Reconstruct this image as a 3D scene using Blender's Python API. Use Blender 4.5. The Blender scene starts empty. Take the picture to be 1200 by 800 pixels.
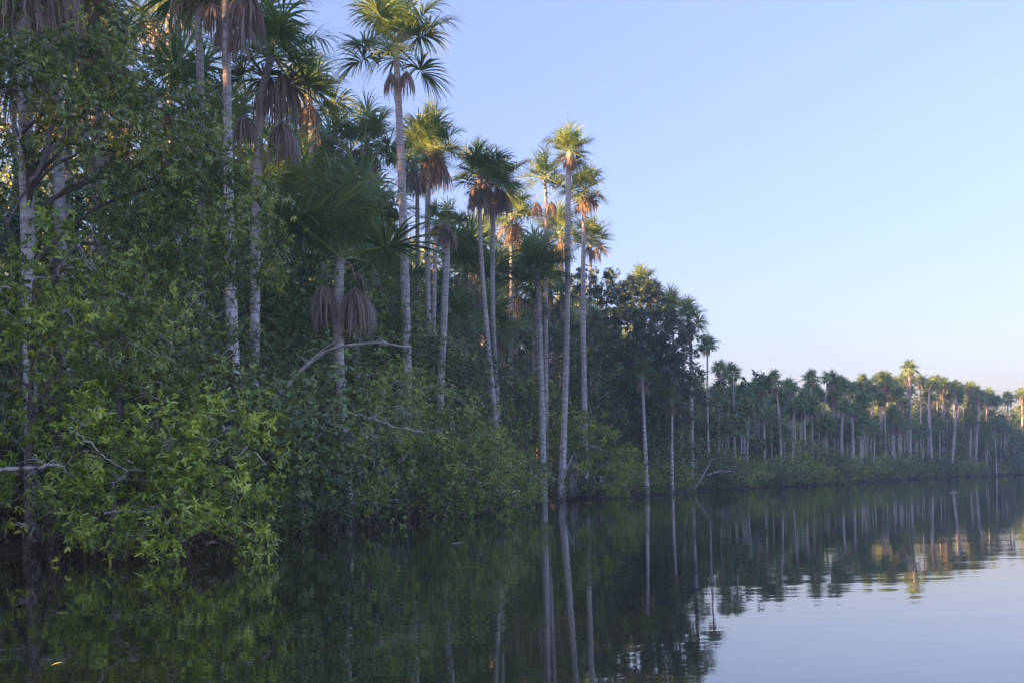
import bpy, math
import numpy as np
from mathutils import Vector

SC = bpy.context.scene
COL = SC.collection
R = math.radians

# ------------------------------------------------------------------ camera
F_PX = 1350.0; CAM_H = 1.32; ROLL = 0.024; CX, HY = 600.0, 561.0
cam = bpy.data.cameras.new('camera'); cam_o = bpy.data.objects.new('camera', cam); COL.objects.link(cam_o)
cam.lens = 36 * F_PX / 1200; cam.sensor_width = 36; cam.sensor_fit = 'HORIZONTAL'
cam.shift_y = (HY - 400) / 1200.0
cam.clip_start = 0.1; cam.clip_end = 6000
cam_o.location = (0, 0, CAM_H); cam_o.rotation_euler = (math.pi / 2, ROLL, 0)
SC.camera = cam_o

# ------------------------------------------------------------------ sky, sun, exposure
SUN_EL = R(6.2); SUN_AZ = R(238)          # azimuth clockwise from +Y: low sun on the left, slightly behind the camera
w = bpy.data.worlds.new("World"); SC.world = w; w.use_nodes = True
nt = w.node_tree; nt.nodes.clear()
sky = nt.nodes.new('ShaderNodeTexSky'); sky.sky_type = 'NISHITA'; sky.sun_disc = False
sky.sun_elevation = SUN_EL; sky.sun_rotation = SUN_AZ
sky.altitude = 0; sky.air_density = 1.0; sky.dust_density = 2.4; sky.ozone_density = 2.8
bg = nt.nodes.new('ShaderNodeBackground'); bg.inputs['Strength'].default_value = 0.15
out = nt.nodes.new('ShaderNodeOutputWorld')
gm = nt.nodes.new('ShaderNodeGamma'); gm.inputs[1].default_value = 0.72        # the phone's soft contrast, the same over the whole sky
wb = nt.nodes.new('ShaderNodeMix'); wb.data_type = 'RGBA'; wb.blend_type = 'MULTIPLY'; wb.inputs[0].default_value = 1; wb.inputs[7].default_value = (0.82, 0.685, 0.90, 1)
nt.links.new(sky.outputs[0], gm.inputs[0]); nt.links.new(gm.outputs[0], wb.inputs[6]); nt.links.new(wb.outputs[2], bg.inputs[0]); nt.links.new(bg.outputs[0], out.inputs[0])
sun = bpy.data.lights.new('sun', 'SUN'); sun.energy = 5.0; sun.angle = R(0.5); sun.color = (1.0, 0.50, 0.19)
sun_o = bpy.data.objects.new('sun', sun); COL.objects.link(sun_o)
sd = Vector((math.sin(SUN_AZ) * math.cos(SUN_EL), math.cos(SUN_AZ) * math.cos(SUN_EL), math.sin(SUN_EL)))
sun_o.rotation_euler = sd.to_track_quat('Z', 'Y').to_euler()
vs = SC.view_settings
vs.view_transform = 'Standard'; vs.look = 'None'; vs.gamma = 1.0; vs.use_curve_mapping = False
vs.exposure = 2.5
SC.cycles.max_bounces = 8; SC.cycles.diffuse_bounces = 5; SC.cycles.glossy_bounces = 3
SC.cycles.transmission_bounces = 3; SC.cycles.volume_bounces = 1; SC.cycles.transparent_max_bounces = 4
SC.cycles.use_denoising = True

# ------------------------------------------------------------------ photo pixel (1200x800) + distance -> place
def pt(x, y, Y):
    du, dv = x - CX, HY - y
    c, s = math.cos(ROLL), math.sin(ROLL)
    return np.array(((c * du + s * dv) * Y / F_PX, Y, CAM_H + (c * dv - s * du) * Y / F_PX))
def px_of(X, Y, Z):
    u, v = F_PX * X / Y, F_PX * (Z - CAM_H) / Y
    c, s = math.cos(ROLL), math.sin(ROLL)
    return CX + u * c - v * s, HY - v * c - u * s

# ------------------------------------------------------------------ mesh helpers
def link_mesh(name, me, mat, parent=None, loc=None):
    o = bpy.data.objects.new(name, me); COL.objects.link(o)
    if parent is not None: o.parent = parent
    if loc is not None: o.location = loc
    return o
def make_mesh(name, V, Q, mat, tint=None, smooth=False):
    V = np.asarray(V, np.float32).reshape(-1, 3); Q = np.asarray(Q, np.int32).reshape(-1, 4)
    me = bpy.data.meshes.new(name)
    me.vertices.add(len(V)); me.vertices.foreach_set('co', V.ravel())
    me.loops.add(Q.size); me.loops.foreach_set('vertex_index', Q.ravel())
    me.polygons.add(len(Q)); me.polygons.foreach_set('loop_start', np.arange(0, Q.size, 4, dtype=np.int32))
    try: me.polygons.foreach_set('loop_total', np.full(len(Q), 4, np.int32))
    except Exception: pass
    if tint is not None:
        a = me.attributes.new('tint', 'FLOAT', 'POINT'); a.data.foreach_set('value', np.asarray(tint, np.float32).ravel())
    me.update(calc_edges=True)
    if smooth: me.polygons.foreach_set('use_smooth', np.ones(len(Q), bool))
    me.materials.append(mat)
    return me
class MB:
    def __init__(s): s.V = []; s.Q = []; s.T = []; s.n = 0
    def add(s, V, Q, t=0.5):
        V = np.asarray(V, float).reshape(-1, 3)
        s.V.append(V); s.Q.append(np.asarray(Q).reshape(-1, 4) + s.n)
        s.T.append(np.broadcast_to(np.asarray(t, float), (len(V),))); s.n += len(V)
    def mesh(s, name, mat, smooth=False):
        return make_mesh(name, np.concatenate(s.V), np.concatenate(s.Q), mat, np.concatenate(s.T), smooth)
def nrm(a):
    return a / (np.linalg.norm(a, axis=-1, keepdims=True) + 1e-9)
def strips(P, S, W):
    """P (N,K,3) centre lines, S (N,1 or K,3) width direction, W (N,K) half widths"""
    N, K = P.shape[:2]
    A = P + S * W[..., None]; B = P - S * W[..., None]
    V = np.stack([A, B], 2).reshape(-1, 3)
    i = (np.arange(N)[:, None] * K + np.arange(K - 1)[None]) * 2
    Q = np.stack([i, i + 1, i + 3, i + 2], -1).reshape(-1, 4)
    return V, Q
def tube(mb, P, rad, sides=8, t=0.5, cap=False):
    P = np.asarray(P, float); rad = np.asarray(rad, float); K = len(P)
    T = nrm(np.gradient(P, axis=0)); ref = np.array((0.31, 0.94, 0.1)) if abs(T[0][2]) > 0.7 else np.array((0, 0, 1.0))
    U = nrm(np.cross(T, ref)); W_ = np.cross(T, U)
    a = np.linspace(0, 2 * math.pi, sides, endpoint=False)
    V = P[:, None] + rad[:, None, None] * (np.cos(a)[None, :, None] * U[:, None] + np.sin(a)[None, :, None] * W_[:, None])
    i = np.arange(K - 1)[:, None] * sides; j = np.arange(sides)[None]; j2 = (j + 1) % sides
    Q = np.stack([i + j, i + j2, i + sides + j2, i + sides + j], -1).reshape(-1, 4)
    mb.add(V.reshape(-1, 3), Q, t)
def bez(pts, n):
    """smooth polyline through the points (Catmull-Rom)"""
    p = np.asarray(pts, float)
    if len(p) == 2: return p[0] + (p[1] - p[0]) * np.linspace(0, 1, n)[:, None]
    q = np.vstack([2 * p[0] - p[1], p, 2 * p[-1] - p[-2]])
    out = []; segs = len(p) - 1
    for t in np.linspace(0, segs, n):
        k = min(int(t), segs - 1); u = t - k
        a, b, c, d = q[k:k + 4]
        out.append(0.5 * (2 * b + (c - a) * u + (2 * a - 5 * b + 4 * c - d) * u * u + (3 * b - a - 3 * c + d) * u ** 3))
    return np.array(out)

# ------------------------------------------------------------------ materials
def newmat(name):
    m = bpy.data.materials.new(name); m.use_nodes = True
    t = m.node_tree; b = t.nodes['Principled BSDF']
    return m, t, b, t.nodes['Material Output']
def ramp(t, pts, inp):
    r = t.nodes.new('ShaderNodeValToRGB'); e = r.color_ramp.elements
    while len(e) < len(pts): e.new(0.5)
    for k, (p, c) in enumerate(pts): e[k].position = p; e[k].color = (*c, 1)
    t.links.new(inp, r.inputs[0]); return r.outputs[0]
def mixc(t, fac, a, b, mode='MIX'):
    n = t.nodes.new('ShaderNodeMix'); n.data_type = 'RGBA'; n.blend_type = mode
    for s, v in ((n.inputs[0], fac), (n.inputs[6], a), (n.inputs[7], b)):
        if hasattr(v, 'links') or hasattr(v, 'is_output'): t.links.new(v, s)
        else: s.default_value = v if not isinstance(v, tuple) else (*v, 1)
    return n.outputs[2]
def noise(t, scale, detail=3, vec=None, rough=0.5):
    n = t.nodes.new('ShaderNodeTexNoise'); n.inputs['Scale'].default_value = scale
    n.inputs['Detail'].default_value = detail; n.inputs['Roughness'].default_value = rough
    if vec is not None: t.links.new(vec, n.inputs['Vector'])
    return n.outputs['Fac']
def leaf_mat(name, cols, rough=0.38, trans=0.13, spec=0.6):
    """cols: dark, mid, fresh colour, picked by each leaf's own tint"""
    m, t, b, o = newmat(name)
    a = t.nodes.new('ShaderNodeAttribute'); a.attribute_name = 'tint'
    oi = t.nodes.new('ShaderNodeObjectInfo')
    ad = t.nodes.new('ShaderNodeMath'); ad.operation = 'MULTIPLY_ADD'
    t.links.new(oi.outputs['Random'], ad.inputs[0]); ad.inputs[1].default_value = 0.16; ad.inputs[2].default_value = -0.08
    ad2 = t.nodes.new('ShaderNodeMath'); t.links.new(ad.outputs[0], ad2.inputs[0]); t.links.new(a.outputs['Fac'], ad2.inputs[1])
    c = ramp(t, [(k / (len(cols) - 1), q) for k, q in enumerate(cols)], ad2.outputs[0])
    t.links.new(c, b.inputs['Base Color']); b.inputs['Roughness'].default_value = rough
    b.inputs['Specular IOR Level'].default_value = spec
    tr = t.nodes.new('ShaderNodeBsdfTranslucent')
    c2 = mixc(t, 1.0, c, (1.0, 1.0, 0.45), 'MULTIPLY'); t.links.new(c2, tr.inputs[0])
    mx = t.nodes.new('ShaderNodeMixShader'); mx.inputs[0].default_value = trans
    t.links.new(b.outputs[0], mx.inputs[1]); t.links.new(tr.outputs[0], mx.inputs[2]); t.links.new(mx.outputs[0], o.inputs[0])
    return m
M = {}
M['fresh_leaf'] = leaf_mat('fresh_leaf', [(0.04, 0.09, 0.02), (0.28, 0.42, 0.055), (0.66, 0.78, 0.10)], 0.30)
M['laurel_leaf'] = leaf_mat('laurel_leaf', [(0.035, 0.07, 0.03), (0.19, 0.285, 0.095), (0.46, 0.56, 0.14)], 0.30)
M['olive_leaf'] = leaf_mat('olive_leaf', [(0.04, 0.085, 0.03), (0.25, 0.375, 0.10), (0.56, 0.68, 0.15)], 0.32)
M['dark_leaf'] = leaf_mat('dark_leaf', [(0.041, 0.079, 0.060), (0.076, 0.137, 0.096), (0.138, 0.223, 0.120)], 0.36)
M['wood_leaf'] = leaf_mat('wood_leaf', [(0.025, 0.055, 0.03), (0.125, 0.22, 0.085), (0.30, 0.43, 0.12)], 0.34)
M['frond'] = leaf_mat('frond', [(0.08, 0.16, 0.075), (0.18, 0.30, 0.11), (0.36, 0.47, 0.14)], 0.33, 0.22, 0.6)
M['dead_frond'] = leaf_mat('dead_frond', [(0.20, 0.17, 0.155), (0.36, 0.31, 0.285), (0.55, 0.485, 0.44)], 0.8, 0.2, 0.1)
def bark(name, base, pale, dark, ring=True, lichen_h=9.0, blotch=1.0):
    m, t, b, o = newmat(name)
    g = t.nodes.new('ShaderNodeNewGeometry'); sp = t.nodes.new('ShaderNodeSeparateXYZ'); t.links.new(g.outputs['Position'], sp.inputs[0])
    n1 = noise(t, 1.1, 4, g.outputs['Position']); c = ramp(t, [(0.3, base), (0.7, tuple(0.6 * q for q in base))], n1)
    # pale lichen crust, thicker low on the stem
    mr = t.nodes.new('ShaderNodeMapRange'); t.links.new(sp.outputs['Z'], mr.inputs[0])
    mr.inputs[1].default_value = 0; mr.inputs[2].default_value = lichen_h * 1.6; mr.inputs[3].default_value = 0.62; mr.inputs[4].default_value = 0.25
    n2 = noise(t, 5.0, 5, g.outputs['Position'], 0.65)
    ad = t.nodes.new('ShaderNodeMath'); t.links.new(n2, ad.inputs[0]); t.links.new(mr.outputs[0], ad.inputs[1])
    li = ramp(t, [(0.52, (0, 0, 0)), (0.66, (1, 1, 1))], None or ad.outputs[0]) if False else None
    m2 = t.nodes.new('ShaderNodeMapRange'); t.links.new(ad.outputs[0], m2.inputs[0]); m2.inputs[1].default_value = 0.9; m2.inputs[2].default_value = 1.12
    c = mixc(t, m2.outputs[0], c, pale)
    n3 = noise(t, 7.0, 3, g.outputs['Position'], 0.6)
    ad3 = t.nodes.new('ShaderNodeMath'); t.links.new(n3, ad3.inputs[0]); t.links.new(mr.outputs[0], ad3.inputs[1])
    m3 = t.nodes.new('ShaderNodeMapRange'); t.links.new(ad3.outputs[0], m3.inputs[0]); m3.inputs[1].default_value = 1.12; m3.inputs[2].default_value = 1.2; m3.inputs[4].default_value = blotch
    c = mixc(t, m3.outputs[0], c, dark)
    h = n1
    if ring:
        wv = t.nodes.new('ShaderNodeMath'); wv.operation = 'MULTIPLY_ADD'; wv.inputs[1].default_value = 21.0
        t.links.new(sp.outputs['Z'], wv.inputs[0]); t.links.new(n1, wv.inputs[2])
        sn = t.nodes.new('ShaderNodeMath'); sn.operation = 'SINE'; t.links.new(wv.outputs[0], sn.inputs[0])
        m4 = t.nodes.new('ShaderNodeMapRange'); t.links.new(sn.outputs[0], m4.inputs[0]); m4.inputs[1].default_value = 0.8; m4.inputs[2].default_value = 1.0; m4.inputs[4].default_value = 0.45
        c = mixc(t, m4.outputs[0], c, dark)
    # brown stains in long streaks, moss and a dark wet foot near the water
    mp = t.nodes.new('ShaderNodeMapping'); mp.inputs['Scale'].default_value = (3.5, 3.5, 0.35); t.links.new(g.outputs['Position'], mp.inputs[0])
    m5 = t.nodes.new('ShaderNodeMapRange'); t.links.new(noise(t, 1.0, 4, mp.outputs[0], 0.6), m5.inputs[0]); m5.inputs[1].default_value = 0.5; m5.inputs[2].default_value = 0.72; m5.inputs[4].default_value = 0.6
    c = mixc(t, m5.outputs[0], c, tuple(0.42 * q for q in base))
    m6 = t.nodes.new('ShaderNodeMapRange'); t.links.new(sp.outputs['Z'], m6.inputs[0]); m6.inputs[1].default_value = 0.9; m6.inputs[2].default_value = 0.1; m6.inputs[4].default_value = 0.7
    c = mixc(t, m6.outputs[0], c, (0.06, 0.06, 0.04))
    bp = t.nodes.new('ShaderNodeBump'); bp.inputs['Strength'].default_value = 0.5; bp.inputs['Distance'].default_value = 0.03
    t.links.new(n2, bp.inputs['Height']); t.links.new(bp.outputs[0], b.inputs['Normal'])
    t.links.new(c, b.inputs['Base Color']); b.inputs['Roughness'].default_value = 0.85; b.inputs['Specular IOR Level'].default_value = 0.2
    return m
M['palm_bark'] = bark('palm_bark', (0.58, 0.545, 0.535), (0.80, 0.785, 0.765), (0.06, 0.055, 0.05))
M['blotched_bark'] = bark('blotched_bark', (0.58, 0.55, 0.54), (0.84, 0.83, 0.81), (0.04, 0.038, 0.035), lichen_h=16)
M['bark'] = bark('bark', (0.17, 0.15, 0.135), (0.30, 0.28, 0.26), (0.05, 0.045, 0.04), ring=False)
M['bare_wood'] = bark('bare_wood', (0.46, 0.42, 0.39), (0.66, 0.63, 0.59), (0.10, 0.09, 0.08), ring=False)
m, t, b, o = newmat('petiole'); M['petiole'] = m
b.inputs['Base Color'].default_value = (0.13, 0.13, 0.06, 1); b.inputs['Roughness'].default_value = 0.5
m, t, b, o = newmat('mud'); M['mud'] = m
g = t.nodes.new('ShaderNodeNewGeometry')
c = ramp(t, [(0.3, (0.025, 0.019, 0.014)), (0.7, (0.055, 0.042, 0.03))], noise(t, 2.2, 6, g.outputs['Position'], 0.65))
t.links.new(c, b.inputs['Base Color']); b.inputs['Roughness'].default_value = 0.8
bp = t.nodes.new('ShaderNodeBump'); bp.inputs['Distance'].default_value = 0.08
t.links.new(noise(t, 6, 5, g.outputs['Position'], 0.7), bp.inputs['Height']); t.links.new(bp.outputs[0], b.inputs['Normal'])
# water: dark tannin-stained lake with very slight ripples
m, t, b, o = newmat('lake_water'); M['water'] = m
g = t.nodes.new('ShaderNodeNewGeometry')
b.inputs['Base Color'].default_value = (0.010, 0.018, 0.012, 1); b.inputs['Roughness'].default_value = 0.02; b.inputs['IOR'].default_value = 2.0

def mapping(t, vec, sc, rot=0):
    mp = t.nodes.new('ShaderNodeMapping'); mp.inputs['Scale'].default_value = sc; mp.inputs['Rotation'].default_value = (0, 0, rot)
    t.links.new(vec, mp.inputs[0]); return mp.outputs[0]
a1 = noise(t, 1.0, 3, mapping(t, g.outputs['Position'], (0.25, 0.9, 1), 0.15), 0.5)
a2 = noise(t, 1.0, 2, mapping(t, g.outputs['Position'], (1.6, 4.5, 1), -0.1), 0.5)
sp = t.nodes.new('ShaderNodeSeparateXYZ'); t.links.new(g.outputs['Position'], sp.inputs[0])
msk = noise(t, 0.035, 2, g.outputs['Position'])
mr = t.nodes.new('ShaderNodeMapRange'); t.links.new(msk, mr.inputs[0]); mr.inputs[1].default_value = 0.35; mr.inputs[2].default_value = 0.65; mr.inputs[3].default_value = 0.4; mr.inputs[4].default_value = 1.0
b1 = t.nodes.new('ShaderNodeBump'); b1.inputs['Distance'].default_value = 0.0045; b1.inputs['Strength'].default_value = 1
t.links.new(a1, b1.inputs['Height'])
b2 = t.nodes.new('ShaderNodeBump'); b2.inputs['Distance'].default_value = 0.0012
t.links.new(mr.outputs[0], b2.inputs['Strength']); t.links.new(a2, b2.inputs['Height']); t.links.new(b1.outputs[0], b2.inputs['Normal'])
t.links.new(b2.outputs[0], b.inputs['Normal'])
WATER_BUMPS = (b1, b2)

# ------------------------------------------------------------------ tagging
def tag(o, label=None, cat=None, group=None, kind=None):
    if label: o['label'] = label
    if cat: o['category'] = cat
    if group: o['group'] = group
    if kind: o['kind'] = kind
    return o
def thing(name, label, cat, loc, group=None):
    o = bpy.data.objects.new(name, None); COL.objects.link(o); o.location = loc; o.empty_display_size = 0.3
    return tag(o, label, cat, group)

# ------------------------------------------------------------------ ground and water
SHORE = np.array([(60, -105), (-20, -84), (-64, -46), (-34, -14), (-22, 4), (-15, 16), (-12.5, 23.5), (-8.6, 22.6), (-6.9, 25.5), (-7.2, 33), (-6.3, 40), (-1.6, 45), (0.6, 55), (2.3, 66),
                  (10, 74), (16.5, 83), (30, 104), (47, 124), (72, 161), (93, 177), (113, 192), (160, 215), (215, 232), (285, 190), (330, 90), (330, -40), (240, -110)], float)
SHORE[:, 0] *= 0.778
def shore_dist(P):
    """signed distance to the waterline, positive on land"""
    P = np.asarray(P, float); best = np.full(len(P), 1e9); sgn = np.ones(len(P))
    for a, b_ in zip(SHORE[:-1], SHORE[1:]):
        d = b_ - a; L2 = d @ d; tt = np.clip(((P - a) @ d) / L2, 0, 1)
        q = a + tt[:, None] * d; dist = np.hypot(*(P - q).T)
        cr = d[0] * (P[:, 1] - a[1]) - d[1] * (P[:, 0] - a[0])
        up = dist < best - 1e-6; best = np.where(up, dist, best); sgn = np.where(up, np.sign(cr), sgn)
    return best * sgn
def axis_pts(lo, hi, flo, fhi, fine, coarse):
    return np.unique(np.concatenate([np.linspace(lo, flo, coarse), np.arange(flo, fhi, fine), np.linspace(fhi, hi, coarse)]))
gx = axis_pts(-180, 330, -40, 130, 1.3, 14); gy = axis_pts(-160, 335, 5, 215, 1.3, 14)
GX, GY = np.meshgrid(gx, gy); P2 = np.stack([GX.ravel(), GY.ravel()], 1)
sdist = shore_dist(P2)
rg = np.random.default_rng(1)
sdist = sdist - np.interp(P2[:, 1], [0, 60, 90, 200], [1.5, 1.3, 0.8, 0.8])
gz = np.where(sdist > 0, 0.12 + 0.35 * (1 - np.exp(-np.maximum(sdist, 0) / 3)), np.maximum(-2.4, 0.12 + sdist * 0.45)) + rg.normal(0, 0.03, len(sdist)) * (sdist > -1)
nx, ny = len(gx), len(gy)
i = (np.arange(ny - 1)[:, None] * nx + np.arange(nx - 1)[None]).ravel()
me = make_mesh('ground', np.column_stack([P2, gz]), np.stack([i, i + 1, i + nx + 1, i + nx], 1), M['mud'], smooth=True)
tag(link_mesh('ground', me, None), 'dark muddy forest floor sloping into the lake', kind='structure')
me = make_mesh('lake_water', [(-178, -158, 0), (328, -158, 0), (328, 333, 0), (-178, 333, 0)], [(0, 1, 2, 3)], M['water'])
tag(link_mesh('lake_water', me, None), 'calm dark lake mirroring the palms and the sky', kind='structure')

# ------------------------------------------------------------------ palm parts
G = np.array((0, 0, -1.0))
def frond_mesh(el, seed, n=64, K=6, sparse=0.0, mat='frond'):
    """one fan frond, crown radius 1, azimuth 0, rising at el degrees"""
    r = np.random.default_rng(seed); e = R(el); mb = MB(); s = np.array((0, 1.0, 0))
    a0 = np.array((math.cos(e), 0, math.sin(e))); pl = 0.47 * r.uniform(0.9, 1.1)
    tt = np.linspace(0, 1, 6)[:, None]
    path = a0 * pl * tt + G * 0.055 * tt ** 2 * math.cos(e)
    tube(mb, path, np.linspace(0.017, 0.008, 6), 5, 0.95)
    a = nrm(path[-1] - path[-2]); P0 = path[-1]; nn = nrm(np.cross(a, s))
    if nn[2] < 0: nn = -nn
    tw = r.normal(0, 0.25); s2 = s * math.cos(tw) + nn * math.sin(tw); n2 = nn * math.cos(tw) - s * math.sin(tw)
    ph = np.linspace(-2.75, 2.75, n) + r.normal(0, 0.05, n)
    tear = r.uniform(-2.6, 2.6, 3)                      # torn gaps between leaflets
    ph = ph[np.min(np.abs(ph[:, None] - tear[None]), 1) > r.uniform(0.03, 0.13)]
    if sparse: ph = ph[r.random(len(ph)) > sparse]
    N = len(ph); c, q = np.cos(ph)[:, None], np.sin(ph)[:, None]
    d = nrm(c * a + q * s2 + n2 * (0.18 + 0.28 * np.abs(q)) + r.normal(0, 0.06, (N, 3)))
    L = 0.56 * (1 - 0.16 * (ph / 2.75) ** 2) * r.uniform(0.78, 1.08, N); side = r.normal(0, 0.16, N)
    costa = P0 + a * 0.10 * np.clip(c, 0, 1) + G * 0.0
    gk = r.uniform(0.65, 1.9) * (0.60 if el < 60 else 0.3 + 0.01 * (80 - el)) * r.uniform(0.45, 1.4, N)
    P = np.zeros((N, K, 3)); P[:, 0] = costa; dd = d.copy()
    for k in range(1, K):
        dd = nrm(d + side[:, None] * s2 * (k / K) + G * (gk[:, None] * ((k - 0.5) / (K - 1)) ** 1.6 * 1.9))
        P[:, k] = P[:, k - 1] + dd * (L / (K - 1))[:, None]
    S = nrm(-q * a + c * s2)[:, None]
    prof = np.interp(np.linspace(0, 1, K), [0, 0.25, 0.55, 0.8, 1], [0.35, 1, 0.85, 0.5, 0.06])
    W_ = prof[None] * 0.0135 * r.uniform(0.8, 1.2, N)[:, None] * (56 / n) ** 0.7
    V, Q = strips(P, S, W_)
    tv = np.clip(r.normal(0.45, 0.14, N), 0, 1)[:, None] + np.linspace(-0.1, 0.12, K)[None]
    mb.add(V, Q, np.repeat(tv[..., None], 2, 2).ravel())
    return mb.mesh('frond', M[mat])
def dead_mesh(seed, n=80, K=5, spread=0.2, drop=0.42, out=0.22):
    """a dead frond: stalk bent down the trunk, leaf collapsed into a hanging mop"""
    r = np.random.default_rng(seed); mb = MB()
    path = bez([(0, 0, 0), (out * 0.7, 0, -0.02), (out, 0, -drop * 0.5), (out * 0.95, 0, -drop)], 7)
    tube(mb, path, np.linspace(0.015, 0.007, 7), 4, 0.8)
    ang = r.uniform(0, 2 * math.pi, n); rad = np.sqrt(r.random(n)) * spread
    P = np.zeros((n, K, 3)); up = r.uniform(0, 0.12, n)
    P[:, 0] = path[-1] + np.stack([0 * ang, 0 * ang, up], 1)
    L = r.uniform(0.35, 0.75, n); d = np.stack([np.cos(ang) * (0.4 + 3.2 * rad), np.sin(ang) * (0.4 + 3.2 * rad), np.full(n, -0.9)], 1)
    for k in range(1, K):
        dd = nrm(d * np.array((1, 1, 1)) * np.array([[[1, 1, 0.55, 0.16, 0.05][k]] * 2 + [1.0]]) + r.normal(0, 0.06, (n, 3)))
        P[:, k] = P[:, k - 1] + dd * (L / (K - 1))[:, None]
    a2 = r.uniform(0, 2 * math.pi, n); S = np.stack([np.cos(a2), np.sin(a2), 0 * a2], 1)[:, None]
    V, Q = strips(P, S, np.array([0.5, 1, 1, 0.8, 0.2])[None] * 0.011 * r.uniform(0.7, 1.4, n)[:, None])
    tv = np.clip(r.normal(0.5, 0.22, n), 0, 1)
    mb.add(V, Q, np.repeat(tv, 2 * K))
    return mb.mesh('dead_frond', M['dead_frond'])
ELS = [84, 68, 50, 33, 15, -3, -22]
FROND = {e: [frond_mesh(e, 100 + e + 7 * k) for k in range(5)] for e in ELS}
DEAD = [dead_mesh(40 + k, spread=0.16 + 0.04 * k, drop=[0.26, 0.42, 0.5, 0.34][k], out=[0.12, 0.2, 0.24, 0.16][k]) for k in range(4)]
HALF = [frond_mesh(e, 300 + k, n=40, sparse=0.15, mat='dead_frond') for k, e in enumerate((-40, -58))]

def crown_pose(r, n):
    """azimuth, elevation, scale for n living fronds"""
    out = []
    for k in range(n):
        f = (k + 0.5) / n
        el = 86 - 112 * f ** 0.85 + r.normal(0, 7)
        out.append((k * 2.39996 + r.normal(0, 0.22), el, r.uniform(0.84, 1.08)))
    return out
def frond_path_trunk(mb, path, rad, sides, t=0.5):
    tube(mb, path, rad, sides, t)
def trunk_path(pts, depth, top_first=True, base_to=-0.3, n=28):
    P = [pt(x, y, depth) for x, y in pts]
    a, b_ = P[-2], P[-1]
    if b_[2] > base_to:
        sl = (b_ - a) / (b_[2] - a[2] + 1e-9); sl = np.array((np.clip(sl[0], -0.12, 0.12), 0, 1.0)); P.append(b_ + sl * (base_to - b_[2]))
    P = P[::-1]
    return bez(P, n)
def palm(label, pts, depth, rpx, wpx, n_live=16, n_dead=5, seed=0, group='tall fan palms along the lake shore', mat='palm_bark', crown=None,
         dead_scale=1.0, mops=(), thatch=0.0, az0=0.0, el_shift=0.0, el_gain=1.0, half=True):
    r = np.random.default_rng(seed * 13 + 5)
    path = trunk_path(pts, depth); top = path[-1].copy()
    Rm = 1.24 * rpx * depth / F_PX; n_live = int(n_live * 1.08); tr = wpx * depth / F_PX / 2
    base = np.array((path[0][0], path[0][1], 0.0))
    # gentle wander of the stem towards and away from the viewer
    zz = (path[:, 2] - path[0][2]) / (top[2] - path[0][2] + 1e-6)
    path[:, 1] += 0.5 * np.sin(zz * math.pi) * r.normal(0, 0.5)
    root = thing('palm', label, 'palm tree', base, group)
    mb = MB(); rad = tr * (1.08 - 0.36 * zz + 0.10 * np.sin(zz * 5 + r.uniform(0, 6)) + 0.22 * np.exp(-zz * 14)) ; rad[-3:] *= np.array((1.0, 1.15, 1.1))
    K2 = 90 if wpx >= 8 else 40
    fine = bez(path - base, K2); rf = np.interp(np.linspace(0, 1, K2), np.linspace(0, 1, len(rad)), rad)
    rf *= 1 + 0.025 * np.sin(np.arange(K2) * 2.1) + r.normal(0, 0.012, K2)
    tube(mb, fine, rf, 12 if wpx >= 8 else 8)
    link_mesh('trunk', mb.mesh('trunk', M[mat], True), None, root)
    if crown is not None:
        top = pt(crown[0], crown[1], depth)
    tl = Vector(top - base)
    for az, el, sc in crown_pose(r, n_live):
        e = min(ELS, key=lambda q: abs(q - (el * el_gain + el_shift)))
        o = link_mesh('frond', FROND[e][int(r.integers(5))], None, root, tl)
        o.rotation_euler = (r.normal(0, 0.05), r.normal(0, 0.05), az + az0); o.scale = (Rm * sc,) * 3
    for k in range(n_dead):
        o = link_mesh('dead_frond', DEAD[int(r.integers(4))], None, root, tl - Vector((0, 0, 0.05 * Rm)))
        o.rotation_euler = (0, 0, k * 2.4 + r.normal(0, 0.4)); q = Rm * dead_scale * r.uniform(0.75, 1.0); o.scale = (q, q, q)
    for (mx, my, sc) in mops:      # a mop hanging clear at a given place
        p = pt(mx, my, depth); o = link_mesh('dead_frond', DEAD[1], None, root, Vector(p - base) + Vector((0, 0, 0.42 * Rm * sc)))
        dx = mx - px_of(*top)[0]; o.rotation_euler = (0, 0, 0 if dx > 0 else math.pi); o.scale = (Rm * sc,) * 3
        o.location.x -= (0.19 if dx > 0 else -0.19) * Rm * sc
    if half and (n_dead or thatch):
        for k in range(1 + int(r.integers(3))):
            o = link_mesh('dead_frond', HALF[k % 2], None, root, tl); o.rotation_euler = (0, 0, k * 2.1 + seed); o.scale = (Rm * r.uniform(0.7, 0.95),) * 3
    return root

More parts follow.
